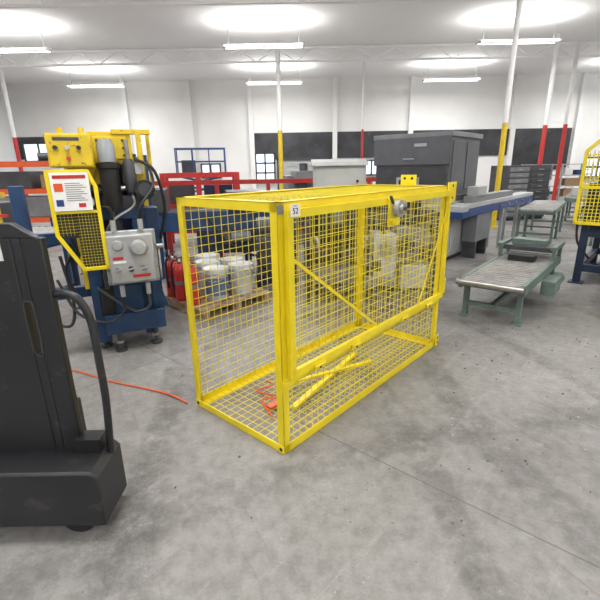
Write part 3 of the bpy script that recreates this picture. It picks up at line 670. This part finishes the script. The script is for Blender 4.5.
for y in (-0.62,0.0): q.bb(1.35,1.4,y-0.02,y+0.02,0.45,0.62,GREEN);q.bb(1.75,1.8,y-0.02,y+0.02,0.45,0.62,GREEN);q.bb(1.3,1.85,y-0.03,y+0.03,0.58,0.63,GREEN)
q.bb(1.4,1.75,-0.6,-0.02,0.54,0.6,DGREY);q.bb(1.15,1.32,-0.45,-0.15,0.45,0.52,BLK);q.bb(1.5,1.7,-0.5,-0.1,0.6,0.67,GREEN)
q.bb(0.7,1.1,-0.78,-0.64,0.18,0.34,GREEN);q.cyl((1.1,-0.71,0.26),(1.35,-0.71,0.26),0.07,GREEN,seg=18)
a.build()

a=conveyor('roller_conveyor',(4.75,8.5,0),math.radians(55),2.6,0.62,0.74,GREEN,ROLL,3,0.1);a.build()
a=conveyor('roller_conveyor',(7.3,10.9,0),math.radians(55),3.2,0.9,0.78,GREEN,ROLL,3,0.12)
q=a.p('cartons',0.01);q.bb(0.3,1.2,-0.3,0.35,0.79,1.0,LGREY);q.bb(1.4,2.2,-0.3,0.3,0.79,0.95,BROWN);a.build()
a=conveyor('roller_conveyor',(6.1,8.2,0),math.radians(50),2.2,0.6,0.72,GREEN,ROLL,3,0.1);a.build()
a=conveyor('roller_conveyor',(10.2,12.2,0),math.radians(12),3.2,0.9,0.8,LGREY,ROLL,3,0.12);a.build()

a=Asm('storage_cabinet',(6.05,12.6,0),math.radians(18));q=a.p('carcass',0.01)
q.bb(0,1.6,0,0.7,0.06,1.58,DGREY);q.bb(0.03,1.57,0.03,0.67,0,0.06,BLK)
for i in range(9):
    q.bb(0.06,0.76,-0.02,0,0.12+i*0.16,0.24+i*0.16,MGREY);q.bb(0.84,1.54,-0.02,0,0.12+i*0.16,0.24+i*0.16,DGREY)
q=a.p('handles')
for i in range(9): q.bb(0.3,0.5,-0.035,-0.02,0.17+i*0.16,0.19+i*0.16,STEEL);q.bb(1.1,1.3,-0.035,-0.02,0.17+i*0.16,0.19+i*0.16,STEEL)
a.build()
def shelf(loc,rz,h=1.6):
    a=Asm('storage_shelf',loc,rz);q=a.p('frame')
    for x in (0,1.5,3.0):
        for y in (0,0.6): q.bb(x-0.03,x+0.03,y-0.03,y+0.03,0,h,LGREY)
    for z in (0.2,0.65,1.1,1.55): q.bb(0,3.0,0,0.6,z,z+0.04,LGREY)
    q=a.p('stored_goods',0.01)
    for x,z,w_,h_,m_ in ((0.2,0.69,0.5,0.3,BROWN),(0.9,0.69,0.4,0.25,WHITE),(1.8,0.69,0.8,0.3,BROWN),(0.3,1.14,0.8,0.25,MGREY),(1.7,1.14,0.4,0.3,WHITE),(2.3,1.14,0.4,0.2,BLUE2),(0.4,0.24,0.7,0.3,DGREY),(1.8,0.24,0.7,0.3,BROWN)): q.bb(x,x+w_,0.06,0.54,z,z+h_,m_)
    a.build()
shelf((9.9,18.6,0),math.radians(10));shelf((14.2,17.6,0),math.radians(5))
a=Asm('work_table',(10.4,14.4,0),0.2);q=a.p('top',0.01);q.bb(0,2.2,0,1,0.85,0.92,WHITE);q=a.p('legs')
for x in (0.06,2.14):
    for y in (0.06,0.94): q.bb(x-0.04,x+0.04,y-0.04,y+0.04,0,0.85,MGREY)
q.bb(0.06,2.14,0.06,0.94,0.25,0.28,MGREY);q.bb(0.3,0.9,0.2,0.7,0.92,1.15,BROWN);q.bb(1.3,1.8,0.3,0.7,0.92,1.1,DGREY);a.build()

# ------------------------------------------------------------ right edge machine: navy frame & yellow mesh guard
a=Asm('stamping_machine',(3.9,5.72,0),math.radians(-41.5))
q=a.p('frame',0.006)
for (x,y) in ((0,0),(1.3,0),(0,1.5),(1.3,1.5)):
    q.bb(x-0.045,x+0.045,y-0.045,y+0.045,0.015,1.35,NAVY);q.bb(x-0.09,x+0.09,y-0.09,y+0.09,0,0.018,NAVY)
for z in (0.22,0.7,1.3):
    for y in (0,1.5): q.bb(0,1.3,y-0.04,y+0.04,z-0.05,z+0.05,NAVY)
    for x in (0,1.3): q.bb(x-0.04,x+0.04,0,1.5,z-0.05,z+0.05,NAVY)
q.bb(0.06,1.2,0.06,1.3,0.75,1.25,NAVY);q.bb(0.02,1.0,0.2,0.9,1.3,1.72,BLUE);q.bb(-0.05,0.0,0.2,0.9,0.8,1.2,DGREY)
q=a.p('guard_frame',0.003)
y_=-0.14
gl=-0.12
for x in (gl,gl+0.75): q.bb(x-0.02,x+0.02,y_-0.02,y_+0.02,0.82,1.75,YEL)
q.bar((gl,y_,1.75),(gl+0.2,y_,1.95),0.04,0.04,YEL,up=Y);q.bar((gl+0.2,y_,1.94),(gl+0.75,y_,1.94),0.04,0.04,YEL)
q.bar((gl+0.75,y_,1.75),(gl+0.75,y_,1.95),0.04,0.04,YEL)
for z in (0.84,1.3): q.bb(gl-0.02,gl+0.77,y_-0.02,y_+0.02,z-0.02,z+0.02,YEL)
for x in (gl+0.14,gl+0.75):
    for z in (0.85,1.3): q.bar((x,y_,z),(x,0,z),0.03,0.03,YEL)
g=a.p('guard_mesh');g.mesh_panel((gl,y_,0.84),X,Z,0.75,0.91,0.045,0.005,YWIRE);g.mesh_panel((gl+0.2,y_,1.75),X,Z,0.55,0.19,0.045,0.005,YWIRE)
q=a.p('cylinders');q.cyl((0.3,0.2,0.1),(0.3,0.2,0.75),0.07,STEEL);q.cyl((0.6,0.2,0.2),(0.6,0.2,0.75),0.05,RED);q.bb(0.2,0.9,0.3,1.0,0.1,0.6,DGREY)
q.tube([(0.1,-0.05,1.2),(-0.08,-0.05,1.0),(-0.07,-0.05,0.6),(0.1,0,0.35)],0.015,BLK)
a.build()

# ------------------------------------------------------------ camera
c=bpy.data.cameras.new('camera');c.sensor_width=36;c.lens=420/600*36;c.clip_start=0.05;c.clip_end=200
o=bpy.data.objects.new('camera',c);COL.objects.link(o)
o.matrix_world=Matrix.Translation((0,0,1.6))@Matrix.Rotation(math.radians(90-17.4),4,'X')@Matrix.Rotation(math.radians(-1.0),4,'Z')
scene.camera=o
